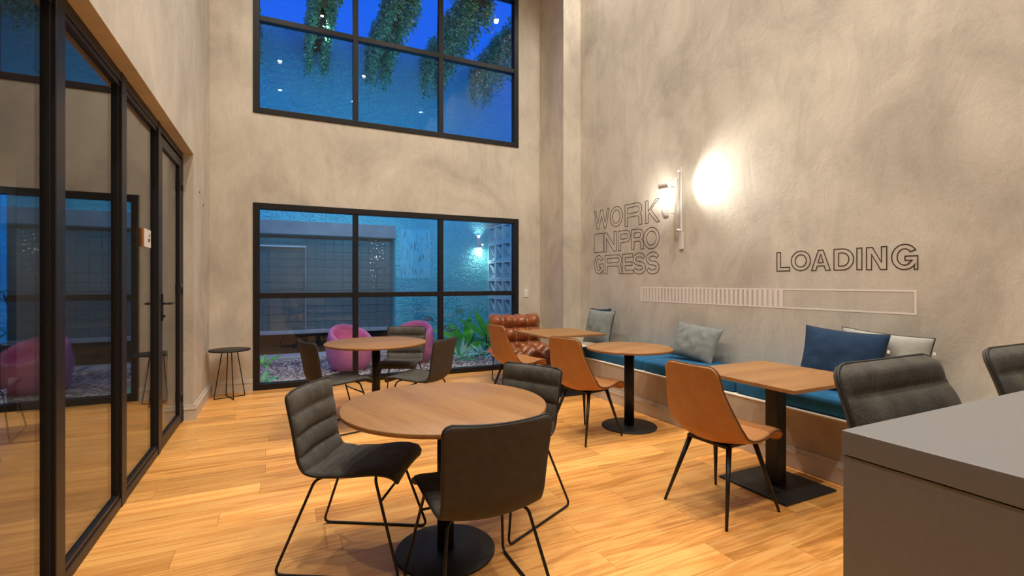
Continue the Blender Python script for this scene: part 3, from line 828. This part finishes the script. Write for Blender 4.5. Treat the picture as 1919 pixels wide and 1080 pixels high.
# switch, sign
sw = empty('light_switch', (3.544, YB, 1.19)); tag(sw, 'white double light switch on the back wall right of the window', 'switch')
MB().box(-.037, .037, -.009, 0, -.06, .06).build('plate', M['white'], sw, bevel=.003)
for z in (-.019, .019): MB().box(-.014, .014, -.014, -.009, z-.014, z+.014).build('rocker', M['sign'], sw, bevel=.002)
sg = empty('door_sign', (GX-.0275, 4.445, 1.685)); tag(sg, 'small white plaque with tiny dark print on the pane beside the glass door', 'sign')
MB().box(0, .012, -.20, -.005, -.065, .065).build('plaque', M['sign'], sg)
MB().box(0, .012, -.215, -.2, -.065, .065).build('plaque_edge', M['tan'], sg)
tx = MB()
for z, a, b in ((.030, -.07, -.02), (.018, -.07, -.025), (-.004, -.085, -.02), (-.012, -.085, -.03), (-.02, -.085, -.03)): tx.box(.012, .0128, a, b, z-.003, z+.003)
tx.build('print', M['ink'], sg)

# ------------------------------------------------------------------ tufted armchair
def tufted_pad(w, h, nx, nz, depth, roll=0):
    """padded sheet in local x (width) / z (height), puffed towards -y with buttons"""
    mb = MB(); n = nx*10; m = nz*10; vs = []; fs = []
    def prof(u, v, side):
        x = w*(u-.5); z = h*v
        e = (max(0, 1-abs(2*u-1)**5))**.45*(max(0, 1-abs(2*v-1)**5))**.45
        cu = abs(math.sin(math.pi*nx*u)); cv = abs(math.sin(math.pi*nz*v))
        puff = (.16 + .84*(cu**.55)*(cv**.55) + .05*math.sin(31*u+13*v))
        edge_x = 1 + .05*cv*abs(2*u-1)**6; edge_z = .03*(cu-.5)*abs(2*v-1)**6
        y = -depth*e*puff if side < 0 else .03*e
        y += .05*abs(2*u-1)**2*(-1)                         # slight wrap
        if roll and v > .78: y += roll*((v-.78)/.22)**2
        return (x*edge_x, y, z+edge_z*h)
    for side in (-1, 1):
        k0 = len(vs)
        for j in range(m+1):
            for i in range(n+1): vs.append(prof(i/n, j/m, side))
        for j in range(m):
            for i in range(n):
                a = k0+j*(n+1)+i; q = (a, a+1, a+n+2, a+n+1); fs.append(q if side < 0 else q[::-1])
    return mb.add(vs, fs, True)
ta = empty('tufted_armchair', (2.97, 5.96, 0), R(-8)); tag(ta, 'glossy brown tufted leather lounge chair in the far corner by the window', 'armchair')
bk = tufted_pad(.72, .60, 4, 3, .15, .05).build('backrest', M['tufted'], ta, (0, .13, .33), (R(-14), 0, 0))
stp = tufted_pad(.88, .60, 4, 3, .13).build('seat', M['tufted'], ta, (0, .12, .30), (R(90+8), 0, R(0)))
stp.rotation_euler = (R(-90), 0, 0); stp.location = (0, -.50, .30); stp.rotation_euler = (R(-84), 0, 0)
stp.location = (0, -.48, .33)
for sx in (-1, 1):
    MB().tube(fillet([(sx*.30, -.40, .30), (sx*.33, -.44, .007), (sx*.33, .22, .007), (sx*.28, .24, .62)], .03), .008, 8).build('leg', M['black'], ta)
MB().tube([(-.30, -.40, .30), (.30, -.40, .30)], .008).build('cross_bar', M['black'], ta)
MB().tube([(-.28, .24, .62), (.28, .24, .62)], .008).build('cross_bar', M['black'], ta)

# ------------------------------------------------------------------ ceiling downlights
dl = None
for i, lx in enumerate(LIGHT_X):
    for j, ly in enumerate(LIGHT_Y):
        if dl is None:
            o = dl = empty('ceiling_downlight')
            MB().lathe([(.050, 0), (.075, -.004), (.078, 0), (.078, .004), (.050, .004), (.048, .03), (0, .03)], 28).build('trim_ring', M['white'], o)
            MB().lathe([(0, -.001), (.049, -.001), (.049, .002), (0, .002)], 24).build('lens', M['lamp'], o)
        else: o = copy_tree(dl)
        o.location = (lx, ly, CEIL - .004)
        tag(o, 'recessed white ceiling downlight, seen only as a reflection in the tall upper window', 'downlight', 'ceiling downlights in a grid')

# ================================================================== courtyard
YC = 10.3
gz = -.03
struct('ground', MB().box(-6, 8, YB+.2, YC+.6, -.4, gz-.01), M['concrete'])
cw = MB()
wall_holes(cw, [-6, -.9, 2.19, 8], [-.4, .42, 2.30, 6.34], [(-.9, 2.19, .42, 2.30), (-.9, 2.19, -.4, .42)], YC, YC+.3)
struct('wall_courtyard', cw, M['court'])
struct('trim_3', MB().box(-.9, 2.19, YC-.04, YC, 2.30, 2.56), M['concrete'], bevel=.004)
struct('trim_4', MB().box(-.9, 2.19, YC-.02, YC+.35, .36, .42), M['slab'], bevel=.006)
struct('trim_5', MB().box(-.9, 2.19, YC+.22, YC+.35, -.4, .36), M['darkrec'])
tiles = empty('wall_tiled_niche', (0, 0, 0)); tiles['kind'] = 'structure'
MB().box(-.9, 2.19, YC+.262, YC+.32, .42, 2.30).build('backing', M['concrete'], tiles)
tm = [MB().box(.004, .1676, -.012 - .004*k, 0, .004, .1526).mesh('tile', M['tile']) for k in range(3)]
for i in range(18):
    for j in range(12):
        o = bpy.data.objects.new('tile', random.choice(tm)); COL.objects.link(o); o.parent = tiles
        o.location = (-.90+i*.1716, YC+.262, .42+j*.1566)
# glazed leaf in front of the niche, left part
wg = empty('window_5', (0, 0, 0)); wg['kind'] = 'structure'
MB().box(-.9, .46, YC+.10, YC+.13, 2.06, 2.09).build('frame_rail', M['white'], wg)
MB().box(.435, .46, YC+.10, YC+.13, .42, 2.06).build('frame_post', M['concrete'], wg)
MB().box(-.9, .435, YC+.11, YC+.116, .42, 2.06).build('pane', M['glass'], wg)
# stained access panel on the rendered wall
struct('trim_6', MB().box(2.30, 2.95, YC-.008, YC, 1.45, 2.50), M['stain'])

# block screen on the right side of the courtyard
cb = empty('wall_block_screen', (4.31, 0, 0)); cb['kind'] = 'structure'
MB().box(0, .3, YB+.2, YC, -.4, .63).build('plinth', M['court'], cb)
MB().box(-.02, .32, YB+.2, YC, 2.64, 2.80).build('lintel', M['concrete'], cb)
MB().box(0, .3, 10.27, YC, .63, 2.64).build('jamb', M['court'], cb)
bw = .40
fb = MB(); t_ = .035
fb.box(0, .20, 0, bw-.004, 0, t_).box(0, .20, 0, bw-.004, bw-.004-t_, bw-.004).box(0, .20, 0, t_, t_, bw-.004-t_).box(0, .20, bw-.004-t_, bw-.004, t_, bw-.004-t_)
th = .012
a_, b_ = (.31, .33), (.10, .12)
dn = Vector((b_[0]-a_[0], b_[1]-a_[1])).normalized(); nn = Vector((-dn.y, dn.x))*th
q = [Vector(a_)+nn, Vector(b_)+nn, Vector(b_)-nn, Vector(a_)-nn]
fb.add([(.01, p.x, p.y) for p in q]+[(.12, p.x, p.y) for p in q], [(0,1,2,3),(7,6,5,4),(0,4,5,1),(1,5,6,2),(2,6,7,3),(3,7,4,0)])
fb.box(.10, .118, t_, bw-.004-t_, t_, .10)
bm_ = fb.mesh('block', M['blockm'])
for i in range(8):
    for j in range(5):
        o = bpy.data.objects.new('block', bm_); COL.objects.link(o); o.parent = cb; o.location = (0, 10.27-(i+1)*bw, .635+j*bw)
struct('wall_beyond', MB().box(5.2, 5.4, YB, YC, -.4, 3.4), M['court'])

# courtyard wall lamp
cl = empty('courtyard_wall_lamp', (4.08, YC, 2.2)); tag(cl, 'small lit wall lamp on the rough blue courtyard wall beside the block screen', 'lamp')
MB().box(-.035, .035, -.02, 0, -.05, .25).build('back_plate', M['white'], cl)
MB().lathe([(.045, -.05), (.045, .10), (.035, .11), (0, .11)], 20, 0, -.07).build('lamp_shade', M['white'], cl)
MB().lathe([(0, -.055), (.042, -.055), (.042, -.048), (0, -.048)], 20, 0, -.07).build('lens', M['lamp_w'], cl)
spot('courtyard_lamp_beam', (4.08, YC-.07, 2.13), (4.08, YC-.05, 0), 9, 120, .9, (1, .95, .85), .03)
spot('courtyard_lamp_beam', (4.08, YC-.08, 2.33), (4.08, YC-.05, 4), 7, 90, .9, (1, .95, .85), .03)

# added glowing dots on wires, imitating reflected sparkles in the niche
fy = empty('added_glints', (1.76, YC+.16, 0)); tag(fy, 'added glowing dots imitating reflected sparkles in the tiled recess outside', 'lights')
rr = random.Random(3); wires = MB(); glint_dots = MB()
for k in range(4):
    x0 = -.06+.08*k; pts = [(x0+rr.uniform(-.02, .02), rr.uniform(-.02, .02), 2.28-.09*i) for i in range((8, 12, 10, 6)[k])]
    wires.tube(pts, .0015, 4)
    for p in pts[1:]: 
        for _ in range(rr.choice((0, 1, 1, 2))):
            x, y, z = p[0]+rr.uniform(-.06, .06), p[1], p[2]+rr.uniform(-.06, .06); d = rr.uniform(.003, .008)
            glint_dots.add([(x+d,y,z),(x-d,y,z),(x,y+d,z),(x,y-d,z),(x,y,z+d),(x,y,z-d)], [(0,2,4),(2,1,4),(1,3,4),(3,0,4),(2,0,5),(1,2,5),(3,1,5),(0,3,5)])
wires.build('wire', M['black'], fy); glint_dots.build('glint_dots', M['glint'], fy)['kind'] = 'stuff'

# added fill lamps, out of view on the outer wall, brightening the courtyard
for k, fx in enumerate((.0, 1.55, 3.1, -3.3)):
    fo = empty('added_floodlight', (fx, YB+.2, 2.95)); tag(fo, 'added black fill lamp, out of view on the outer wall ' + ('above the left panes', 'above the middle panes', 'above the right panes', 'above the meeting room window')[k], 'added_floodlight', 'added fill lamps')
    MB().box(-.10, .10, .05, .10, -.07, .07).build('housing', M['black'], fo, bevel=.005)
    MB().box(-.02, .02, 0, .05, -.03, .03).build('bracket', M['black'], fo)
    MB().box(-.088, .088, .10, .104, -.058, .058).build('lens', M['lamp_c'], fo)
    spot('added_floodlight_beam', (fx, YB+.2+.13, 2.95), (fx, YC, 4.2), 82, 168, 1.0, (.03, .50, 1.0), .08)
# gravel
def pebbles(name, n, x0, x1, y0, y1, label):
    t = (1+5**.5)/2
    iv = np.array([(-1,t,0),(1,t,0),(-1,-t,0),(1,-t,0),(0,-1,t),(0,1,t),(0,-1,-t),(0,1,-t),(t,0,-1),(t,0,1),(-t,0,-1),(-t,0,1)], float); iv /= np.linalg.norm(iv[0])
    fi = np.array([(0,11,5),(0,5,1),(0,1,7),(0,7,10),(0,10,11),(1,5,9),(5,11,4),(11,10,2),(10,7,6),(7,1,8),(3,9,4),(3,4,2),(3,2,6),(3,6,8),(3,8,9),(4,9,5),(2,4,11),(6,2,10),(8,6,7),(9,8,1)])
    g = np.random.default_rng(5)
    ctr = np.stack([g.uniform(x0, x1, n), g.uniform(y0, y1, n), g.uniform(gz-.006, gz+.012, n)], 1)
    sz = g.uniform(.010, .026, (n, 1))*np.array([[1, 1, .62]])*g.uniform(.75, 1.3, (n, 3)); ang = g.uniform(0, 6.28, n)
    jit = 1+g.uniform(-.18, .18, (n, 12, 1)); V = iv[None]*jit*sz[:, None]
    c, s = np.cos(ang)[:, None], np.sin(ang)[:, None]
    X = V[..., 0]*c-V[..., 1]*s; Y = V[..., 0]*s+V[..., 1]*c
    V = np.stack([X, Y, V[..., 2]], -1)+ctr[:, None]
    F = fi[None]+(np.arange(n)*12)[:, None, None]
    me = bpy.data.meshes.new(name); me.from_pydata(V.reshape(-1, 3).tolist(), [], F.reshape(-1, 3).tolist()); me.materials.append(M['gravel']); me.update()
    o = bpy.data.objects.new(name, me); COL.objects.link(o); return tag(o, label, 'gravel', None, 'stuff')
pebbles('gravel', 26000, -3.8, 4.3, YB+.2, YC-.02, 'grey and white pebbles covering the courtyard floor')
# stepping slabs
for i, (x, y, w, d) in enumerate([(-.95, 9.50, 1.9, .52), (1.02, 9.50, .95, .52), (2.0, 9.50, .8, .5)]):
    o = MB().box(0, w, 0, d, gz, .02).build('stone_slab', M['slab'], None, (x, y, 0), bevel=.01)
    tag(o, ['long pale slab lying in the gravel at the left of the courtyard', 'pale slab in the gravel behind the left pink armchair', 'short pale slab in the gravel behind the right pink armchair'][i], 'slab', 'pale slabs in the gravel')

# pink tub armchairs
def tub():
    n = 64; vs = []; fs = []
    prof = []
    def ring(th):
        back = (1+math.cos(th))/2                     # 1 at the back, 0 at the front
        top = .40 + .30*back**.8
        out = []
        for z, r in ((0, .25), (.02, .275), (.10, .325), (.22, .357), (.34, .368)): out.append((r, z*min(1, top/.42)))
        ro = .368 - .05*back
        out += [(ro-.004, top-.06), (ro-.018, top-.018), (ro-.045, top), (ro-.075, top-.014), (ro-.092, top-.06)]
        out += [(ro-.10, max(.35, top-.16)), (.235, .34), (.17, .325), (.0, .32)]
        return out
    m = len(ring(0))
    for i in range(n):
        th = 2*math.pi*i/n
        for r, z in ring(th): vs.append((r*math.sin(th), -r*math.cos(th)*1.0, z))
    for i in range(n):
        j = (i+1) % n
        for k in range(m-1): fs.append((i*m+k, j*m+k, j*m+k+1, i*m+k+1))
    fs.append(tuple(i*m for i in range(n))[::-1])
    return MB().add(vs, fs, True)
tubm = tub().mesh('tub_armchair', M['pink'])
for x, y, a, lab in ((1.0, 8.10, -68, 'pink plastic tub armchair on the gravel, left of the two'), (2.10, 8.38, -125, 'pink plastic tub armchair on the gravel, partly behind a charcoal chair')):
    o = bpy.data.objects.new('tub_armchair', tubm); COL.objects.link(o); o.location = (x, y, gz+.012); o.rotation_euler = (0, 0, R(a-90)); tag(o, lab, 'armchair', 'pink tub armchairs outside')

# pergola beams with trailing vines
BX = (-.55, .62, 1.78, 2.92, 4.05)
where = ['at the far left edge of the upper window', 'in the left pane of the upper window', 'in the middle pane of the upper window', 'left of the right pane of the upper window', 'rightmost in the upper window']
g = random.Random(11)
for bi, bx_ in enumerate(BX):
    o = MB().box(-.09, .09, 0, YC-YB-.2, 0, .32).build('pergola_beam', M['beam'], None, (bx_, YB+.2, 5.93), bevel=.008)
    tag(o, 'dark timber pergola beam wrapped in vines, ' + where[bi], 'beam', 'pergola beams over the courtyard')
    mb = MB()
    for side in (-1, 1):
        for k in range(150):
            y0 = g.uniform(YB+.25, YC-.03); x0 = bx_+side*g.uniform(.085, .20); ln = g.uniform(.15, .62)*(1.25 if y0 > 9.6 else 1)
            zt = 6.27+g.uniform(-.03, .1); zb = 5.98 - ln*.9
            z = zt
            while z > zb:
                z -= g.uniform(.010, .022)
                x = x0+g.gauss(0, .022); y = y0+g.gauss(0, .028); s = g.uniform(.012, .026)
                a = Vector((g.uniform(-1, 1), g.uniform(-1, 1), g.uniform(-1.2, .2))).normalized()*s*1.35
                b = a.cross(Vector((g.uniform(-1, 1), g.uniform(-1, 1), g.uniform(-1, 1)))).normalized()*s*.72
                p = Vector((x, min(y, YC-.025), z))
                mb.add([p-a, p+b, p+a, p-b], [(0, 1, 2, 3)])
    v = mb.build('vine', M['vine']); tag(v, 'trailing green vine hanging down both sides of the beam ' + where[bi], 'vine', 'vines on the pergola', 'stuff')
for k, (sx_, sy_) in enumerate(((.62, 8.6),)):
    pl = empty('pergola_spotlight', (sx_, sy_, 5.93))
    tag(pl, 'small black spotlight under the pergola beam ' + where[[1, 2, 3, 0, 4][k]], 'spotlight', None)
    MB().lathe([(0, -.13), (.026, -.13), (.030, -.125), (.030, -.02), (0, -.02)], 16).build('spot_head', M['black'], pl)
    MB().box(-.012, .012, -.012, .012, -.03, 0).build('bracket', M['black'], pl)
    MB().lathe([(0, -.134), (.022, -.134), (.022, -.130), (0, -.130)], 14).build('lens', M['lamp'], pl)
    spot('pergola_beam_light', (sx_, sy_, 5.78), (sx_+.9, sy_-.4, 0), 200, 85, 1.0, (1, .93, .88), .03)

# ------------------------------------------------------------------ plants
def leaf_mesh(L, W, curve, fold, n=8, name='leaf', mat=None, tip=1.0):
    vs = []; fs = []
    for i in range(n+1):
        t = i/n; w = W/2*(math.sin(math.pi*min(1, t**.75*1.0))**.8 if 0 < t < 1 else .02)
        y = L*t*math.cos(curve*t*.8); z = L*t*math.sin(R(35))*(1-t*curve)
        vs += [(-w, y, z+fold*w), (0, y, z), (w, y, z+fold*w)]
    for i in range(n):
        a = i*3; fs += [(a, a+1, a+4, a+3), (a+1, a+2, a+5, a+4)]
    m = len(vs); vs2 = [(x, y, z-.002) for x, y, z in vs]
    me = MB().add(vs+vs2, fs+[tuple(i+m for i in f)[::-1] for f in fs], True).mesh(name, mat); return me
LM = {
 'big': leaf_mesh(.55, .17, .25, .25, mat=M['leaf']), 'bigd': leaf_mesh(.5, .16, .5, .2, mat=M['leaf_d']),
 'strap': leaf_mesh(.42, .05, .75, .3, mat=M['leaf_p']), 'strapd': leaf_mesh(.40, .06, .9, .3, mat=M['leaf_d']),
 'ear': leaf_mesh(.22, .17, .9, .15, mat=M['leaf_p']), 'thin': leaf_mesh(.20, .028, .6, .2, mat=M['leaf_d'])}
def plant(name, x, y, leaves, label, stems=(), cat='plant'):
    r = empty(name, (x, y, gz)); tag(r, label, cat, 'courtyard plants')
    for kind, lx, ly, lz, az, el, sc in leaves:
        o = bpy.data.objects.new('leaf', LM[kind]); COL.objects.link(o); o.parent = r; o.location = (lx, ly, lz)
        o.rotation_mode = 'ZXY'; o.rotation_euler = (R(el), 0, R(az)); o.scale = (sc, sc, sc)
    for pts, rad in stems: MB().tube(spline(pts, 5), rad, 6).build('stem', M['leaf_d' if rad < .01 else 'stem'], r)
    return r
rp = random.Random(4)
def rosette(kind, n, el0, el1, sc, z=.02, rad=.03):
    return [(kind, rad*math.cos(a), rad*math.sin(a), z, math.degrees(a)-90, rp.uniform(el0, el1), sc*rp.uniform(.75, 1.15)) for a in [2*math.pi*(i+rp.uniform(-.3, .3))/n for i in range(n)]]
plant('broad_leaf_plant', 3.62, 8.72, [('big', 0, 0, .30, 60, 30, 1.15), ('big', .03, 0, .22, -70, 15, 1.0), ('big', 0, .03, .38, 20, 42, .9), ('big', -.02, 0, .25, -30, 34, 1.0), ('bigd', 0, 0, .2, 150, 20, 1.0), ('bigd', 0, 0, .25, -120, 25, .9)],
      'bright green broad-leaved plant at the right of the courtyard', [([(0, 0, 0), (.01, 0, .15), (0, 0, .38)], .014)])
plant('strap_leaf_plant', 3.40, 8.40, rosette('strap', 16, -5, 40, 1.0), 'pale blue-green strap-leaved plant in front of the broad green leaves')
plant('strap_leaf_plant', 3.75, 8.35, rosette('strap', 14, 0, 40, 1.0), 'pale strap-leaved plant nearest the tufted armchair')
plant('dark_bush', 3.93, 9.25, rosette('bigd', 9, 20, 60, .75, .1) + rosette('strapd', 10, 10, 50, 1.2, .1), 'dark leafy bush in front of the block screen')
plant('elephant_ear_plant', 2.95, 9.05, [('ear', -.28, 0, .66, 80, -30, 1.3), ('ear', .12, .02, .80, -60, -25, 1.5), ('ear', -.05, 0, .55, 0, -30, 1.3), ('ear', .30, 0, .58, -90, -25, 1.2), ('ear', .02, -.1, .42, 180, -20, 1.2)],
      'tall thin-stemmed plant with pale ear-shaped leaves behind the gravel', [([(0, 0, 0), (-.1, 0, .35), (-.28, 0, .66)], .007), ([(0, 0, 0), (.05, 0, .4), (.12, .02, .80)], .007), ([(0, 0, 0), (.0, 0, .3), (-.05, 0, .55)], .006), ([(0, 0, 0), (.2, 0, .35), (.30, 0, .58)], .006)])
plant('strap_leaf_plant', 3.05, 8.62, rosette('strap', 15, 5, 50, 1.15) + rosette('bigd', 4, 20, 50, .8), 'wide pale strap-leaved plant left of the broad green leaves')
plant('broad_leaf_plant', 3.30, 8.95, rosette('big', 6, 25, 60, 1.25, .15) + rosette('bigd', 5, 10, 40, 1.0, .1), 'tall broad-leaved plant behind the strap-leaved plants')
plant('small_leafy_plant', -.27, 9.05, rosette('big', 5, 5, 30, .5), 'small bright green plant at the lower left of the courtyard window')
plant('small_leafy_plant', -.22, 7.42, rosette('bigd', 5, 0, 30, .45), 'small dark green plant just outside the bottom left window corner')
plant('strap_leaf_plant', 3.0, 8.15, rosette('strapd', 10, 5, 40, .6), 'low dark grassy tuft at the edge of the gravel bed')
bl = []
for k in range(46):
    h_ = rp.uniform(.5, 1.25); bl.append(('thin', rp.uniform(-.3, .35), rp.uniform(-.25, .25), h_, rp.uniform(0, 360), rp.uniform(-35, 25), rp.uniform(.9, 1.7)))
plant('bamboo_like_plant', -3.35, 8.9, bl, 'thin-stemmed leafy plant seen through the leftmost glass pane', [([(0, 0, 0), (.08, 0, .6), (-.05, 0, 1.25)], .010), ([(.05, 0, 0), (.25, .05, .5), (.2, 0, 1.1)], .009), ([(-.05, 0, 0), (-.2, .05, .5), (-.22, 0, 1.15)], .009)])
# rocks edging the bed
for i in range(14):
    x = 2.9+1.25*(i % 7)/7+rp.uniform(-.06, .06); y = 8.2-.45*(i//7)+rp.uniform(-.08, .08); s = rp.uniform(.05, .10)
    mb = MB(); n = 8
    pr = [(0, 0), (s*.8, 0), (s, s*.2), (s*.9, s*.4), (s*.5, s*.52), (0, s*.5)]
    mb.lathe(pr, n); mb.v = [(a*rp.uniform(.8, 1.35), b*rp.uniform(.7, 1.1), c*rp.uniform(.8, 1.1)) for a, b, c in mb.v]; mb.sm = [False]*len(mb.f)
    o = mb.build('rock', M['concrete'], None, (x, y, gz), (0, 0, rp.uniform(0, 6))); tag(o, ('rough grey rock in the row nearer the plants, ' if i < 7 else 'rough grey rock in the row nearer the window, ') + ('leftmost', 'second from the left', 'third from the left', 'middle one', 'third from the right', 'second from the right', 'rightmost')[i % 7], 'rock', 'rocks at the planted bed')
